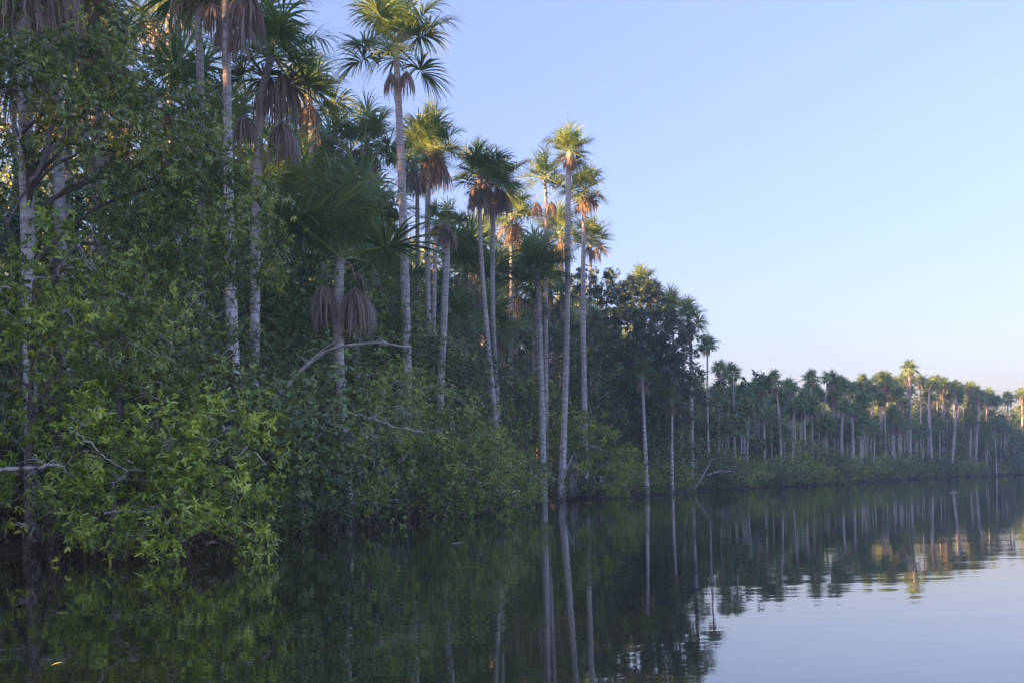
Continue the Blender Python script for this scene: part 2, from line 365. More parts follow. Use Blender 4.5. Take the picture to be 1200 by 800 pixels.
# ------------------------------------------------------------------ broadleaf foliage
def foliage_arrays(clumps, seed, leaf_len, leaf_w, cover=2.6, twig=0.45, per_ros=7, mode='diamond', flat=0.0, droop=0.25, fresh=0.25, bottom=0.25):
    """clumps (n,6): centre and radii. Twigs on uneven clump shells, rosettes along twigs, leaves in rosettes"""
    r = np.random.default_rng(seed); C = np.asarray(clumps, float); Pl, Dl, Tl = [], [], []
    la = leaf_len * leaf_w * 1.1
    for c in C:
        rad = c[3:6]; rm = (rad[0] * rad[1] * rad[2]) ** (1 / 3)
        nl = 0.95 * cover * 4 * math.pi * rm * rm * 0.62 / la
        n_ros_per = 7; nt_ = max(3, int(nl / per_ros / n_ros_per))
        u = nrm(r.normal(0, 1, (nt_ * 2, 3))); u = u[(u[:, 2] > -0.35) | (r.random(len(u)) < bottom)][:nt_]
        # lumpy shell
        K_ = nrm(r.normal(0, 1, (9, 3))); am = r.uniform(0.15, 0.42, 9)
        lump = 0.84 + sum(am[j] * np.maximum(0, u @ K_[j] - 0.45) * 2.2 for j in range(9)) + r.normal(0, 0.07, len(u))
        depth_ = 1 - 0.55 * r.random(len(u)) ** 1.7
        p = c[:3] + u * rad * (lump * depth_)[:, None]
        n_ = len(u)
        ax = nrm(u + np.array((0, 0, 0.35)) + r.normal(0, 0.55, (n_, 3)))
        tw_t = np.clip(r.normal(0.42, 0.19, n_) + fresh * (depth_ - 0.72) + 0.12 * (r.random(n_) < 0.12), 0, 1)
        q = r.random((n_, n_ros_per)); off = r.normal(0, 0.30 * twig, (n_, n_ros_per, 3)); off[..., 2] *= (1 - 0.6 * flat)
        rp = p[:, None] + ax[:, None] * (q * twig)[..., None] + off
        ra = nrm(ax[:, None] + r.normal(0, 0.5, (n_, n_ros_per, 3)))
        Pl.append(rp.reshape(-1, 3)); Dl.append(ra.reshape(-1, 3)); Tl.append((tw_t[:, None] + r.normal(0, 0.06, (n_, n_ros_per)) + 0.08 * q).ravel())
    P = np.concatenate(Pl); A = np.concatenate(Dl); T = np.concatenate(Tl); n = len(P)
    ref = nrm(r.normal(0, 1, (n, 3))); U = nrm(np.cross(A, ref)); W_ = np.cross(A, U)
    ang = (np.arange(per_ros) * 2.4)[None] + r.uniform(0, 6, (n, 1)) + r.normal(0, 0.55, (n, per_ros))
    rise = r.uniform(-0.1, 1.3, (n, per_ros))
    d = nrm(np.cos(ang)[..., None] * U[:, None] + np.sin(ang)[..., None] * W_[:, None] + rise[..., None] * A[:, None])
    base = P[:, None] + A[:, None] * (r.uniform(-0.3, 0.3, (n, per_ros)) * leaf_len)[..., None]
    N = n * per_ros; d = d.reshape(-1, 3); base = base.reshape(-1, 3); A2 = np.repeat(A, per_ros, 0)
    L = (leaf_len * r.uniform(0.5, 1.25, N))[:, None]; Wd = (leaf_w * 0.5 * r.uniform(0.75, 1.15, N))
    S = nrm(np.cross(d, A2 + r.normal(0, 0.35, (N, 3)))); up = nrm(np.cross(S, d)); up *= np.sign(up[:, 2:3] + 1e-6)
    tt = np.clip(np.repeat(T, per_ros) + r.normal(0, 0.10, N), 0, 1)
    if mode == 'diamond':
        mid = base + d * L * 0.5 + up * L * 0.06
        V = np.stack([base, mid + S * Wd[:, None], base + d * L + G * L * droop * 0.5, mid - S * Wd[:, None]], 1)
        Q = np.arange(N * 4).reshape(-1, 4)
        return V.reshape(-1, 3), Q, np.repeat(tt, 4), P
    Pk = np.stack([base, base + d * L * 0.36 + up * L * 0.05, base + d * L * 0.72 + G * L * droop * 0.2, base + d * L + G * L * droop * 0.6], 1)
    V, Q = strips(Pk, S[:, None], Wd[:, None] * np.array([0.18, 0.95, 0.9, 0.1])[None])
    return V, Q, np.repeat(tt, 8), P
def px_clumps(lst, base, shrink=0.84):
    """(x, y, radius_px, depth[, flatness]) in the photo's pixels -> local clumps"""
    out = []
    for q in lst:
        x, y, rp, Y = q[:4]; f = q[4] if len(q) > 4 else 0.9
        p = pt(x, y, Y) - base; rr = shrink * rp * Y / F_PX
        out.append((p[0], p[1], p[2], rr, rr * 0.95, rr * f))
    return out
def limb_path(r, a, b_, bow=0.15, n=9):
    a, b_ = np.asarray(a, float), np.asarray(b_, float); L = np.linalg.norm(b_ - a)
    m1 = a + (b_ - a) * 0.35 + r.normal(0, 0.07, 3) * L + np.array((0, 0, bow * L)); m2 = a + (b_ - a) * 0.7 + r.normal(0, 0.06, 3) * L + np.array((0, 0, bow * 0.6 * L))
    P = bez([a, m1, m2, b_], n); P[1:-1] += r.normal(0, 0.012 * L, (n - 2, 3)); return P
def tree(name, label, cat, base, clumps, mat, leaf, cover=2.6, seed=0, group=None, trunk=None, tr=0.16, bark_m='bark', mode='diamond',
         twigs=40, twig_len=0.9, twig_r=0.008, twig_out=0.25, twig_m='bare_wood', roots=0, **kw):
    """trunk path (world points) and limbs to every clump, twigs, and one leaf mesh"""
    r = np.random.default_rng(seed + 77); base = np.asarray(base, float)
    root = thing(name, label, cat, base, group); cl = np.array(clumps)
    if trunk is None:
        c0 = cl[:, :3].mean(0); trunk = [np.array((0, 0, -0.3)), np.array((c0[0] * 0.3, c0[1] * 0.3, c0[2] * 0.4)), c0 * np.array((0.7, 0.7, 0.85))]
    else: trunk = [np.asarray(q) - base for q in trunk]
    tp = bez(trunk, 22); mb = MB(); rr = np.linspace(tr * 1.15, tr * 0.45, 22) * (1 + r.normal(0, 0.04, 22)); rr[0] *= 1.25
    tube(mb, tp, rr, 9); link_mesh('trunk', mb.mesh('trunk', M[bark_m], True), None, root)
    V, Q, T, P = foliage_arrays(cl, seed, leaf[0], leaf[1], cover, mode=mode, **kw)
    big = np.argsort(-cl[:, 3])[:14]
    for k in big:
        z = np.clip((cl[k, 2] * 0.75 - tp[0, 2]) / (tp[-1, 2] - tp[0, 2] + 1e-6), 0.15, 0.97); a = tp[int(z * 21)]
        P_ = limb_path(r, a, cl[k, :3], 0.1); mb = MB(); tube(mb, P_, np.linspace(tr * 0.42, tr * 0.12, len(P_)), 6)
        link_mesh('limb', mb.mesh('limb', M[bark_m], True), None, root)
    if twigs:
        mb = MB()
        for k in range(twigs):
            c = cl[int(r.integers(len(cl)))]; u = nrm(r.normal(0, 1, 3) + np.array((0, -0.8, 0.1)))
            a = c[:3] + u * c[3:6] * r.uniform(0.35, 0.75); b_ = c[:3] + u * c[3:6] * r.uniform(0.95, 1.0 + twig_out) + r.normal(0, 0.25 * c[3], 3)
            P_ = limb_path(r, a, b_, 0.05, 7); L = np.linalg.norm(b_ - a); tube(mb, P_, np.linspace(twig_r * 2, twig_r * 0.5, 7), 4)
            for q in range(3):
                s = P_[int(r.integers(2, 6))]; e = s + nrm((b_ - a) / L + r.normal(0, 0.6, 3)) * L * r.uniform(0.25, 0.5)
                P2_ = limb_path(r, s, e, 0.03, 5); tube(mb, P2_, np.linspace(twig_r, twig_r * 0.4, 5), 3)
        tag(link_mesh('twig', mb.mesh('twig', M[twig_m]), None, root), kind='stuff')
    if roots:      # wet stems and roots that carry the bush out over the water
        mb = MB()
        lo = cl[cl[:, 2] < np.median(cl[:, 2]) + 0.3]
        for k in range(roots // 2):
            c = lo[int(r.integers(len(lo)))]; b_ = c[:3] + r.normal(0, 0.5, 3) * c[3:6]; a = np.array((b_[0] * 0.8 + r.normal(0, 0.4), b_[1] * 0.85 + 0.5 + r.normal(0, 0.3), -0.25))
            P_ = limb_path(r, a, b_, 0.08, 8); tube(mb, P_, np.linspace(0.016, 0.006, 8) * r.uniform(0.6, 1.5), 5)
        tag(link_mesh('root', mb.mesh('root', M['bark']), None, root), kind='stuff')
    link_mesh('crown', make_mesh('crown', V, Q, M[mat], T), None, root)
    return root
# ================================================================== THE PLACE
MARKS = [(38, 'the leftmost pale trunk'), (130, 'the laurel tree'), (234, 'the slender skirted trunk'), (275, 'the blotched trunk'), (303, 'the stout palm trunk'), (400, 'the broad low palm'),
         (474, 'the tallest palm'), (519, 'the short ragged palm'), (575, 'the leaning pair'), (636, 'the waterline palm'), (662, 'the tall straight palm'), (684, 'the mauve skirted palm'),
         (757, 'the white footed trunk'), (788, 'the thin white trunk'), (811, 'the blue black tree'), (829, 'the gold lit palm'), (893, 'the yellow lit far crown'),
         (910, 'the full rounded far crown'), (929, 'the slanting white stem'), (951, 'the airy far crown'), (968, 'the twin crowned pair'), (988, 'the brightest white stem'), (1001, 'the pink grey mopped palm'),
         (1016, 'the bushy dark far crown'), (1037, 'the see through far crown'), (1050, 'the pink skirted low palm'), (1066, 'the tallest far palm'), (1090, 'the curved white stem'), (1118, 'the mushroom shaped far crown'),
         (1144, 'the mauve mopped far palm'), (1181, 'the far right skyline'), (1230, 'the right edge of the frame')]
def where(x):
    if x < -20: return 'off the left edge of the view'
    if x > 1215: return 'off the right edge of the view'
    mx, nm = min(MARKS, key=lambda q: abs(q[0] - x)); d = x - mx
    return ('in line with ' if abs(d) < 4 else 'just right of ' if 0 < d < 13 else 'just left of ' if -13 < d < 0 else 'well right of ' if d > 0 else 'well left of ') + nm
# ------------------------------------------------------------------ palms one can tell apart, left to right
GP = 'tall fan palms along the near shore'
def P(label, pts, depth, rpx, wpx, **kw): return palm(label, pts, depth, rpx, wpx, group=kw.pop('group', GP), **kw)
P('thick pale grey palm trunk at the far left with its crown above the frame', [(24, -110), (28, 0), (36, 330), (38, 600)], 25.5, 150, 17, n_live=15, n_dead=3, seed=1, mat='blotched_bark')
P('brown thatched palm stem behind the leftmost pale trunk', [(66, -30), (68, 120), (72, 260)], 33, 92, 16, n_live=16, n_dead=5, seed=2, dead_scale=1.1)
P('dark palm with low sweeping fronds behind the laurel tree at upper left', [(112, 30), (114, 200)], 40, 66, 10, n_live=15, n_dead=1, seed=3)
P('dark fan palm filling the corner above the laurel tree', [(85, -40), (84, 200)], 44, 80, 10, n_live=18, n_dead=3, seed=33)
P('low dark fan palm right of the laurel tree top with fronds reaching across pale sky', [(222, 118), (224, 300)], 46, 72, 8, n_live=15, n_dead=2, seed=4)
P('slender trunk with a grey dead skirt hanging at the top edge of the frame', [(228, -62), (234, 60), (235, 180), (237, 470)], 38, 84, 10, n_live=14, n_dead=2, seed=5, mops=[(216, -22, 0.75), (223, -26, 0.7)])
P('blotched black and white trunk wrapped in hanging dead fronds above the laurel tree', [(262, -62), (266, 20), (270, 150), (278, 500)], 31, 92, 13, n_live=14, n_dead=1, seed=6, mat='blotched_bark',
  mops=[(250, 10, 0.5), (263, 34, 0.55), (279, 42, 0.55), (289, 30, 0.45)])
P('stout palm with a wide green crown and two brown hanging mops beside the blotched trunk', [(318, 66), (308, 110), (303, 200), (300, 410)], 36, 78, 12, n_live=18, n_dead=2, seed=7, mops=[(286, 142, 0.85), (330, 150, 0.85), (338, 156, 0.7)])
P('sunlit orange palm crown far back near the top left of the frame', [(193, 14), (198, 45), (199, 160)], 62, 50, 9, n_live=18, n_dead=2, seed=8, mops=[(182, 35, 0.5)])
P('green and gold crown leaning out right of the stout palm with a sunlit throat', [(362, 112), (365, 150), (362, 230)], 55, 50, 9, n_live=16, n_dead=3, seed=9)
P('half sunlit crown behind the broad low palm', [(430, 168), (433, 230), (434, 400)], 58, 46, 8, n_live=18, n_dead=3, seed=10)
P('broad low palm with arching stalks and a huge dark crown over the fallen branch', [(399, 303), (397, 330), (397, 410), (403, 515)], 38.5, 112, 13, n_live=14, n_dead=0, seed=11, mops=[(385, 344, 0.62), (415, 346, 0.68), (378, 340, 0.5), (426, 350, 0.5)], el_shift=27, el_gain=0.66, half=False)
P('old dark stem with peeling thatch just right of the broad low palm', [(414, 300), (414, 350), (419, 520)], 48, 62, 9, n_live=12, n_dead=4, seed=12)
P('tallest palm of all with a round crown near the top and small grey mops', [(463, 52), (466, 100), (472, 250), (478, 475)], 48, 63, 10.5, n_live=17, n_dead=0, seed=13, mops=[(459, 90, 0.6), (476, 88, 0.62)], mat='blotched_bark')
P('palm with a shaggy dark skirt just right of the tallest palm', [(506, 172), (502, 220), (501, 300), (503, 420)], 55, 42, 8, n_live=20, n_dead=7, seed=14)
P('thin trunk palm whose crown hides behind the tallest palm', [(487, 186), (489, 230), (489, 420)], 62, 38, 6, n_live=16, n_dead=5, seed=15)
P('short ragged crown on a pale trunk left of the leaning pair', [(523, 262), (524, 285), (518, 420)], 50, 27, 9, n_live=12, n_dead=5, seed=16)
P('small ragged crown beside the short ragged palm on a thin stem', [(511, 258), (510, 290), (507, 410)], 53, 22, 6, n_live=10, n_dead=4, seed=17)
P('leaning palm with gold lit left half and a full grey skirt', [(562, 205), (562, 250), (566, 330), (581, 505)], 58, 40, 7.5, n_live=19, n_dead=8, seed=18, dead_scale=0.95)
P('leaning palm standing close behind the gold lit one with dark hanging skirt', [(584, 213), (578, 260), (578, 380), (585, 505)], 61, 36, 7, n_live=18, n_dead=7, seed=19)
P('far back palm lit orange down its trunk between two skirted palms', [(600, 252), (599, 275), (599, 330)], 76, 32, 6, n_live=15, n_dead=3, seed=20)
P('palm with widely spread stalks and two separate hanging mops', [(638, 208), (640, 245), (640, 350)], 71, 32, 5.5, n_live=13, n_dead=0, seed=21, mops=[(629, 240, 0.8), (646, 240, 0.85)])
P('tall straight palm at the middle with a small round crown', [(668, 178), (666, 210), (664, 400), (658, 580)], 67, 29, 8, n_live=18, n_dead=4, seed=22, dead_scale=0.8)
P('palm with a bell shaped mauve skirt right of the tall straight palm', [(687, 222), (684, 262), (683, 370), (685, 495)], 72, 28, 6.5, n_live=17, n_dead=2, seed=23, mops=[(679, 240, 0.75), (687, 238, 0.75), (683, 236, 0.8)])
P('glowing orange palm behind the tall straight palm', [(656, 272), (658, 300), (658, 340)], 86, 30, 6, n_live=18, n_dead=5, seed=24)
P('drooping green crown low behind the mauve skirted palm', [(692, 280), (692, 310), (692, 350)], 87, 28, 5, n_live=16, n_dead=2, seed=25)
P('x small round dark crown at far right of the near group beside the blue black tree', [(620, 300), (624, 330), (626, 400)], 78, 26, 5, n_live=14, n_dead=2, seed=26) if False else None
P('short palm with a dense round crown on a pale double trunk at the waterline', [(628, 318), (631, 340), (635, 470), (637, 588)], 66, 44, 8, n_live=26, n_dead=0, seed=27, mops=[(639, 362, 0.5)])
P('round crown rising over the blue black tree', [(751, 336), (751, 380)], 96, 24, 5, n_live=18, n_dead=1, seed=28)
P('crown at the right edge of the blue black tree on a dark stem', [(788, 362), (789, 400), (803, 560)], 92, 23, 4, n_live=16, n_dead=3, seed=29)
P('drooping crown on the straight stem right of the blue black tree', [(806, 374), (809, 400), (811, 570)], 90, 22, 4.5, n_live=16, n_dead=2, seed=30, mops=[(803, 392, 0.5)])
P('white footed palm trunk standing at the water under the blue black tree', [(752, 440), (754, 480), (758, 584)], 78, 22, 5, n_live=9, n_dead=2, seed=31)
P('thin white trunk in the water right of the white footed palm', [(787, 470), (788, 500), (788, 582)], 80, 18, 3.4, n_live=8, n_dead=2, seed=32)
P('thin companion stem fused beside the short round crowned palm at the waterline', [(628, 352), (633, 470), (635, 588)], 66.4, 18, 5, n_live=7, n_dead=2, seed=43)
# low crowns and young palms filling the dim middle storey
mid = [('low young fan palm glowing dull green under the laurel tree', (332, 385), 44, 70), ('low young fan palm left of the leaning pair', (545, 318), 66, 60),
       ('dark low fan palm behind the short ragged crowns', (528, 380), 60, 48), ('low fan palm between the leaning pair and the waterline palm', (604, 330), 80, 52),
       ('low fan palm close behind the tallest trunk', (455, 330), 56, 50), ('shadowed fan palm behind the stout palm trunk', (335, 240), 52, 80),
       ('shadowed fan palm left of the blotched trunk', (205, 300), 50, 84), ('shadowed fan palm behind the broad low palm', (375, 210), 60, 66),
       ('shadowed fan palm with sky gaps behind the hanging mops', (270, 175), 56, 78), ('young palm with yellowing leaves beyond the leaning pair', (566, 290), 84, 38),
       ('low fan palm peeping left of the tall straight palm', (645, 345), 86, 36), ('dark fan palm behind the old peeling stem', (440, 265), 64, 56),
       ('low fan palm standing in the shadow behind the pale leftmost trunk', (12, 30), 36, 100), ('shadowed fan palm low behind the gold lit palm', (575, 380), 72, 42),
       ('shadowed fan palm behind the thatched stem at upper left', (110, 120), 52, 90), ('shadowed fan palm by the slender skirted trunk', (245, 250), 58, 70)]
for k, (lb, (x, y), Y, rp) in enumerate(mid):
    P(lb, [(x, y), (x + 1, y + 90)], Y, rp, 8, n_live=18, n_dead=3 if k % 2 else 1, seed=60 + k, group='lower fan palms in the middle storey', el_shift=5)

# ------------------------------------------------------------------ broadleaf trees one can tell apart
def B(x, y, Y): p = pt(x, y, Y); return np.array((p[0], p[1], 0.0))
L_ = 'broadleaf tree'
b = B(70, 600, 26)
tree('laurel_tree', 'big laurel like tree at upper left leaning over the shore with grey bare limbs', 'tree', b, px_clumps([
    (40, 95, 62, 24), (100, 85, 55, 24), (150, 95, 52, 25), (195, 140, 50, 25), (120, 150, 62, 24), (225, 185, 48, 25), (255, 225, 52, 25), (290, 270, 44, 25),
    (300, 325, 36, 25), (190, 215, 62, 25), (225, 280, 62, 25), (165, 275, 48, 25.5), (255, 335, 50, 25.5), (20, 150, 52, 24), (10, 60, 45, 24.5), (165, 345, 60, 26), (205, 395, 42, 26.5), (225, 450, 30, 33), (250, 380, 30, 34), (150, 430, 50, 26.5)], b, 0.8),
    'laurel_leaf', (0.135, 0.047), 3.5, 11, trunk=[b + (0, 0, -0.3), pt(60, 480, 26), pt(30, 260, 25.5), pt(75, 130, 25)], tr=0.13, twigs=70, twig_len=1, twig_r=0.011, twig_out=0.12)
b = B(30, 640, 22.5)
tree('shore_tree', 'bright green sapling crown left of the laurel tree over the leftmost trunk', 'tree', b, px_clumps([
    (42, 290, 34, 21.5), (22, 335, 34, 21.5), (66, 335, 36, 21.5), (75, 265, 22, 22), (40, 385, 45, 21.5), (90, 395, 36, 21.5), (0, 435, 34, 21.5), (-30, 380, 60, 22)], b),
    'fresh_leaf', (0.145, 0.045), 2.1, 12, trunk=[b + (0, 0, -0.3), pt(35, 500, 22.3), pt(40, 330, 22)], tr=0.07, mode='strip', twigs=16, twig_r=0.009, fresh=0.5)
b = B(130, 640, 22.5)
tree('shore_tree', 'fine leaved olive green tree in the middle of the left thicket', 'tree', b, px_clumps([
    (120, 330, 48, 23), (165, 370, 50, 23), (105, 400, 48, 22.5), (150, 440, 52, 22.5), (205, 430, 45, 23), (95, 470, 50, 22.5), (200, 480, 48, 23)], b),
    'olive_leaf', (0.13, 0.045), 2.4, 13, trunk=[b + (0, 0, -0.3), pt(135, 520, 22.8), pt(150, 380, 23)], tr=0.07, twigs=45, twig_r=0.009)
b = B(215, 645, 21.8)
tree('shore_bush', 'bright green bush overhanging the water at lower left with pale bare twigs', 'bush', b, px_clumps([
    (215, 520, 44, 21.5), (262, 500, 34, 21.5), (292, 522, 30, 21.2), (180, 540, 44, 21.2), (240, 560, 46, 21), (285, 570, 34, 21.2), (150, 590, 46, 20.8), (205, 605, 44, 20.5),
    (260, 610, 36, 20.8), (305, 612, 24, 21), (285, 480, 18, 21.6), (165, 630, 26, 20.4), (225, 632, 24, 20.4), (148, 640, 20, 20.3), (200, 643, 20, 20.2), (262, 634, 20, 20.5), (298, 628, 16, 20.8), (120, 545, 40, 21.2)], b),
    'fresh_leaf', (0.145, 0.045), 2.5, 14, mode='strip', twigs=60, twig_r=0.009, roots=45, bottom=0.7, fresh=0.5, tr=0.08)
b = B(60, 645, 22.3)
tree('shore_bush', 'deeper green bush at the bottom left corner above a black hollow', 'bush', b, px_clumps([
    (-2, 500, 30, 21.8), (84, 520, 34, 21.6), (110, 500, 36, 21.6), (0, 585, 28, 21.8), (80, 590, 30, 21.5), (105, 600, 40, 21.2), (-40, 540, 60, 22), (125, 630, 24, 20.8), (40, 610, 20, 21.4)], b),
    'fresh_leaf', (0.14, 0.043), 2.3, 15, mode='strip', twigs=45, twig_r=0.009, roots=40, bottom=0.6, fresh=0.2, tr=0.07)
b = B(350, 615, 34)
tree('shore_bush', 'dark leafy bush behind the right edge of the bright bush', 'bush', b, px_clumps([
    (325, 470, 38, 33), (300, 440, 36, 33), (345, 520, 34, 33), (330, 560, 34, 32.5), (365, 560, 34, 33), (350, 595, 24, 32.5), (385, 590, 26, 32.8), (350, 608, 14, 32), (388, 608, 14, 32.5), (330, 420, 34, 36), (372, 480, 32, 40), (365, 430, 30, 42)], b),
    'wood_leaf', (0.14, 0.05), 2.2, 16, twigs=50, twig_r=0.012, roots=35, bottom=0.5, tr=0.08)
b = B(430, 610, 36)
tree('shore_bush', 'tangled bush with bare grey branches left of the dark water hollow', 'bush', b, px_clumps([
    (428, 525, 30, 35), (400, 555, 30, 34.5), (402, 592, 24, 33.5), (450, 480, 34, 36), (420, 545, 36, 34), (455, 545, 36, 35), (410, 585, 26, 33.5), (445, 585, 24, 34), (480, 510, 32, 36), (445, 445, 28, 43), (480, 455, 30, 39)], b),
    'olive_leaf', (0.125, 0.045), 2.3, 17, twigs=90, twig_r=0.012, roots=35, bottom=0.5, tr=0.08)
b = B(560, 598, 44)
tree('shore_bush', 'wide rounded bush spreading low over the water at centre', 'bush', b, px_clumps([
    (520, 490, 36, 43), (555, 500, 32, 43), (500, 530, 36, 42), (545, 545, 38, 42), (585, 535, 30, 43), (610, 565, 24, 43), (590, 580, 28, 42), (555, 585, 26, 41.5), (515, 575, 28, 41.5), (618, 582, 16, 43), (575, 560, 30, 41.5), (505, 598, 14, 41), (545, 600, 14, 41), (590, 595, 14, 41.5), (480, 570, 22, 41)], b),
    'olive_leaf', (0.13, 0.046), 2.5, 18, twigs=80, twig_r=0.012, roots=45, bottom=0.7, tr=0.1, fresh=0.4)
b = B(540, 560, 56)
tree('broadleaf_tree', 'grey green tree behind the wide rounded bush and the tallest trunk', L_, b, px_clumps([
    (455, 395, 34, 52), (495, 420, 36, 53), (530, 410, 34, 54), (555, 440, 34, 54), (520, 455, 36, 52), (470, 440, 34, 50), (580, 440, 26, 60), (560, 390, 28, 62), (440, 360, 26, 60)], b),
    'wood_leaf', (0.14, 0.05), 2.2, 19, twigs=50, twig_r=0.016, tr=0.14)
b = B(700, 575, 71)
tree('shore_bush', 'light green feathery bush right of the waterline palm', 'bush', b, px_clumps([
    (688, 510, 26, 70), (712, 525, 28, 70), (735, 550, 22, 71), (700, 555, 26, 69.5), (722, 565, 18, 70), (650, 520, 18, 70), (672, 530, 20, 71), (742, 575, 10, 71), (706, 574, 14, 69)], b),
    'fresh_leaf', (0.22, 0.07), 2.2, 20, twigs=40, twig_r=0.018, roots=35, bottom=0.5, tr=0.12, flat=0.5)
b = B(670, 560, 78)
tree('broadleaf_tree', 'round topped grey green tree behind the waterline palm', L_, b, px_clumps([
    (610, 400, 30, 76), (640, 385, 30, 77), (675, 395, 34, 76), (702, 405, 26, 77), (665, 430, 34, 75), (705, 445, 26, 76), (625, 440, 30, 76), (690, 480, 28, 76), (640, 475, 28, 76), (600, 450, 24, 77)], b),
    'wood_leaf', (0.22, 0.08), 2.4, 21, twigs=60, twig_r=0.02, tr=0.16)
b = B(755, 560, 84)
tree('layered_tree', 'blue black tree with layered flat boughs taller than its neighbours', L_, b, px_clumps([
    (702, 328, 20, 82, .45), (725, 340, 22, 82, .5), (748, 352, 24, 82, .5), (720, 375, 26, 82, .6), (762, 372, 26, 82, .5), (785, 392, 22, 82, .5), (740, 400, 34, 81, .6), (780, 425, 26, 82, .5),
    (798, 440, 18, 83, .45), (755, 440, 34, 81, .6), (725, 440, 26, 82, .7), (795, 470, 22, 83, .5), (765, 480, 30, 81, .6), (800, 500, 16, 83, .5), (730, 490, 24, 82, .7), (700, 350, 16, 83, .5), (675, 340, 16, 84, .5), (760, 515, 22, 82, .6), (745, 370, 34, 83, .8), (770, 410, 36, 83, .8), (735, 425, 36, 83, .9), (775, 455, 34, 83, .8), (750, 485, 34, 83, .8)], b, 1.05),
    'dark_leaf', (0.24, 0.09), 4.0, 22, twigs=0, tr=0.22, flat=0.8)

# ------------------------------------------------------------------ shared broadleaf kinds for the wood behind
def proto_tree(seed, n_cl, leaf, mat, flat=0.8, cover=1.9, wide=1.0):
    """crown of unit size: height 1 from the ground, width about 0.6"""
    r = np.random.default_rng(seed); cl = []
    for k in range(n_cl):
        f = (k + 0.5) / n_cl; z = 0.30 + 0.58 * f; rad = wide * 0.30 * math.sin(math.pi * min(0.97, 0.2 + 0.72 * f)) * r.uniform(0.4, 1.0); az = k * 2.4 + r.normal(0, 0.4)
        rr = r.uniform(0.10, 0.17); cl.append((rad * math.cos(az), rad * math.sin(az), z, rr, rr, rr * flat))
    V, Q, T, P_ = foliage_arrays(cl, seed, leaf, leaf * 0.42, cover, twig=0.05, per_ros=6, bottom=0.35)
    crown = make_mesh('crown', V, Q, mat, T); mb = MB()
    tube(mb, bez([(0, 0, -0.03), (r.normal(0, 0.02), r.normal(0, 0.02), 0.35), (r.normal(0, 0.03), 0, 0.8)], 10), np.linspace(0.014, 0.004, 10), 6)
    for c in cl[::2]:
        tube(mb, limb_path(r, (0, 0, max(0.15, c[2] - 0.25)), c[:3], 0.1, 6), np.linspace(0.006, 0.002, 6), 4)
    return crown, mb.mesh('trunk', M['bark'], True)
PROTO = [proto_tree(500 + k, 13, 0.018, M[('wood_leaf', 'olive_leaf', 'dark_leaf', 'wood_leaf', 'laurel_leaf')[k]], cover=2.0, wide=(1, 1.1, 0.9, 1.2, 1)[k]) for k in range(5)]
def proto_bush(seed, mat):
    r = np.random.default_rng(seed); cl = []
    for k in range(9):
        az = k * 2.4; rad = 0.42 * math.sqrt((k + .5) / 9); rr = r.uniform(0.18, 0.3)
        cl.append((rad * math.cos(az) * 1.3, rad * math.sin(az), 0.16 + 0.5 * r.random() * (1 - rad), rr, rr, rr * 0.8))
    V, Q, T, P_ = foliage_arrays(cl, seed, 0.036, 0.0145, 2.3, twig=0.12, per_ros=6, bottom=0.6)
    mb = MB()
    for c in cl: tube(mb, limb_path(r, (0, 0, -0.05), c[:3], 0.1, 6), np.linspace(0.012, 0.003, 6), 4)
    for q in range(10):
        u = nrm(r.normal(0, 1, 3) + np.array((0, 0, 0.3))); c = cl[int(r.integers(9))]
        tube(mb, limb_path(r, np.array(c[:3]), np.array(c[:3]) + u * 0.45, 0.02, 5), np.linspace(0.005, 0.0015, 5), 3)
    return make_mesh('crown', V, Q, mat, T), mb.mesh('stem', M['bare_wood'], True)
BUSH = [proto_bush(600 + k, M[('wood_leaf', 'olive_leaf', 'wood_leaf', 'fresh_leaf')[k]]) for k in range(4)]
def put(name, label, cat, group, meshes, x, y, z, sc, rz):
    root = thing(name, label, cat, (x, y, z), group)
    for me in meshes:
        o = link_mesh(me.name.split('.')[0], me, None, root); o.scale = sc; o.rotation_euler = (0, 0, rz)
    return root
# skyline of the wood, in photo pixels (top of the closed canopy at each column)
SKX = [-900, -300, 0, 120, 200, 260, 330, 400, 450, 520, 560, 600, 650, 700, 760, 800, 830, 880, 950, 1000, 1060, 1110, 1160, 1200, 1260, 1500, 2200]
SKY = [-100, -60, 10, 60, 140, 190, 225, 235, 260, 290, 300, 305, 318, 335, 390, 430, 456, 467, 461, 458, 449, 455, 467, 479, 500, 512, 522]
def skyline(x): return float(np.interp(x, SKX, SKY))
def along(s0, s1, step, seed, jit=0.4):
    """points along the shore between two arclengths, with the landward normal"""
    seg = np.diff(SHORE, axis=0); L = np.hypot(*seg.T); cum = np.concatenate([[0], np.cumsum(L)])
    r = np.random.default_rng(seed); s = s0
    while s < s1:
        q = min(max(s + r.normal(0, jit * step), 0), cum[-1] - 0.1); k = int(np.searchsorted(cum, q) - 1); k = max(k, 0); d = seg[k] / L[k]
        yield SHORE[k] + d * (q - cum[k]), np.array((-d[1], d[0])), q
        s += step
seg_ = np.diff(SHORE, axis=0); CUM = np.concatenate([[0], np.cumsum(np.hypot(*seg_.T))])
r = np.random.default_rng(9)
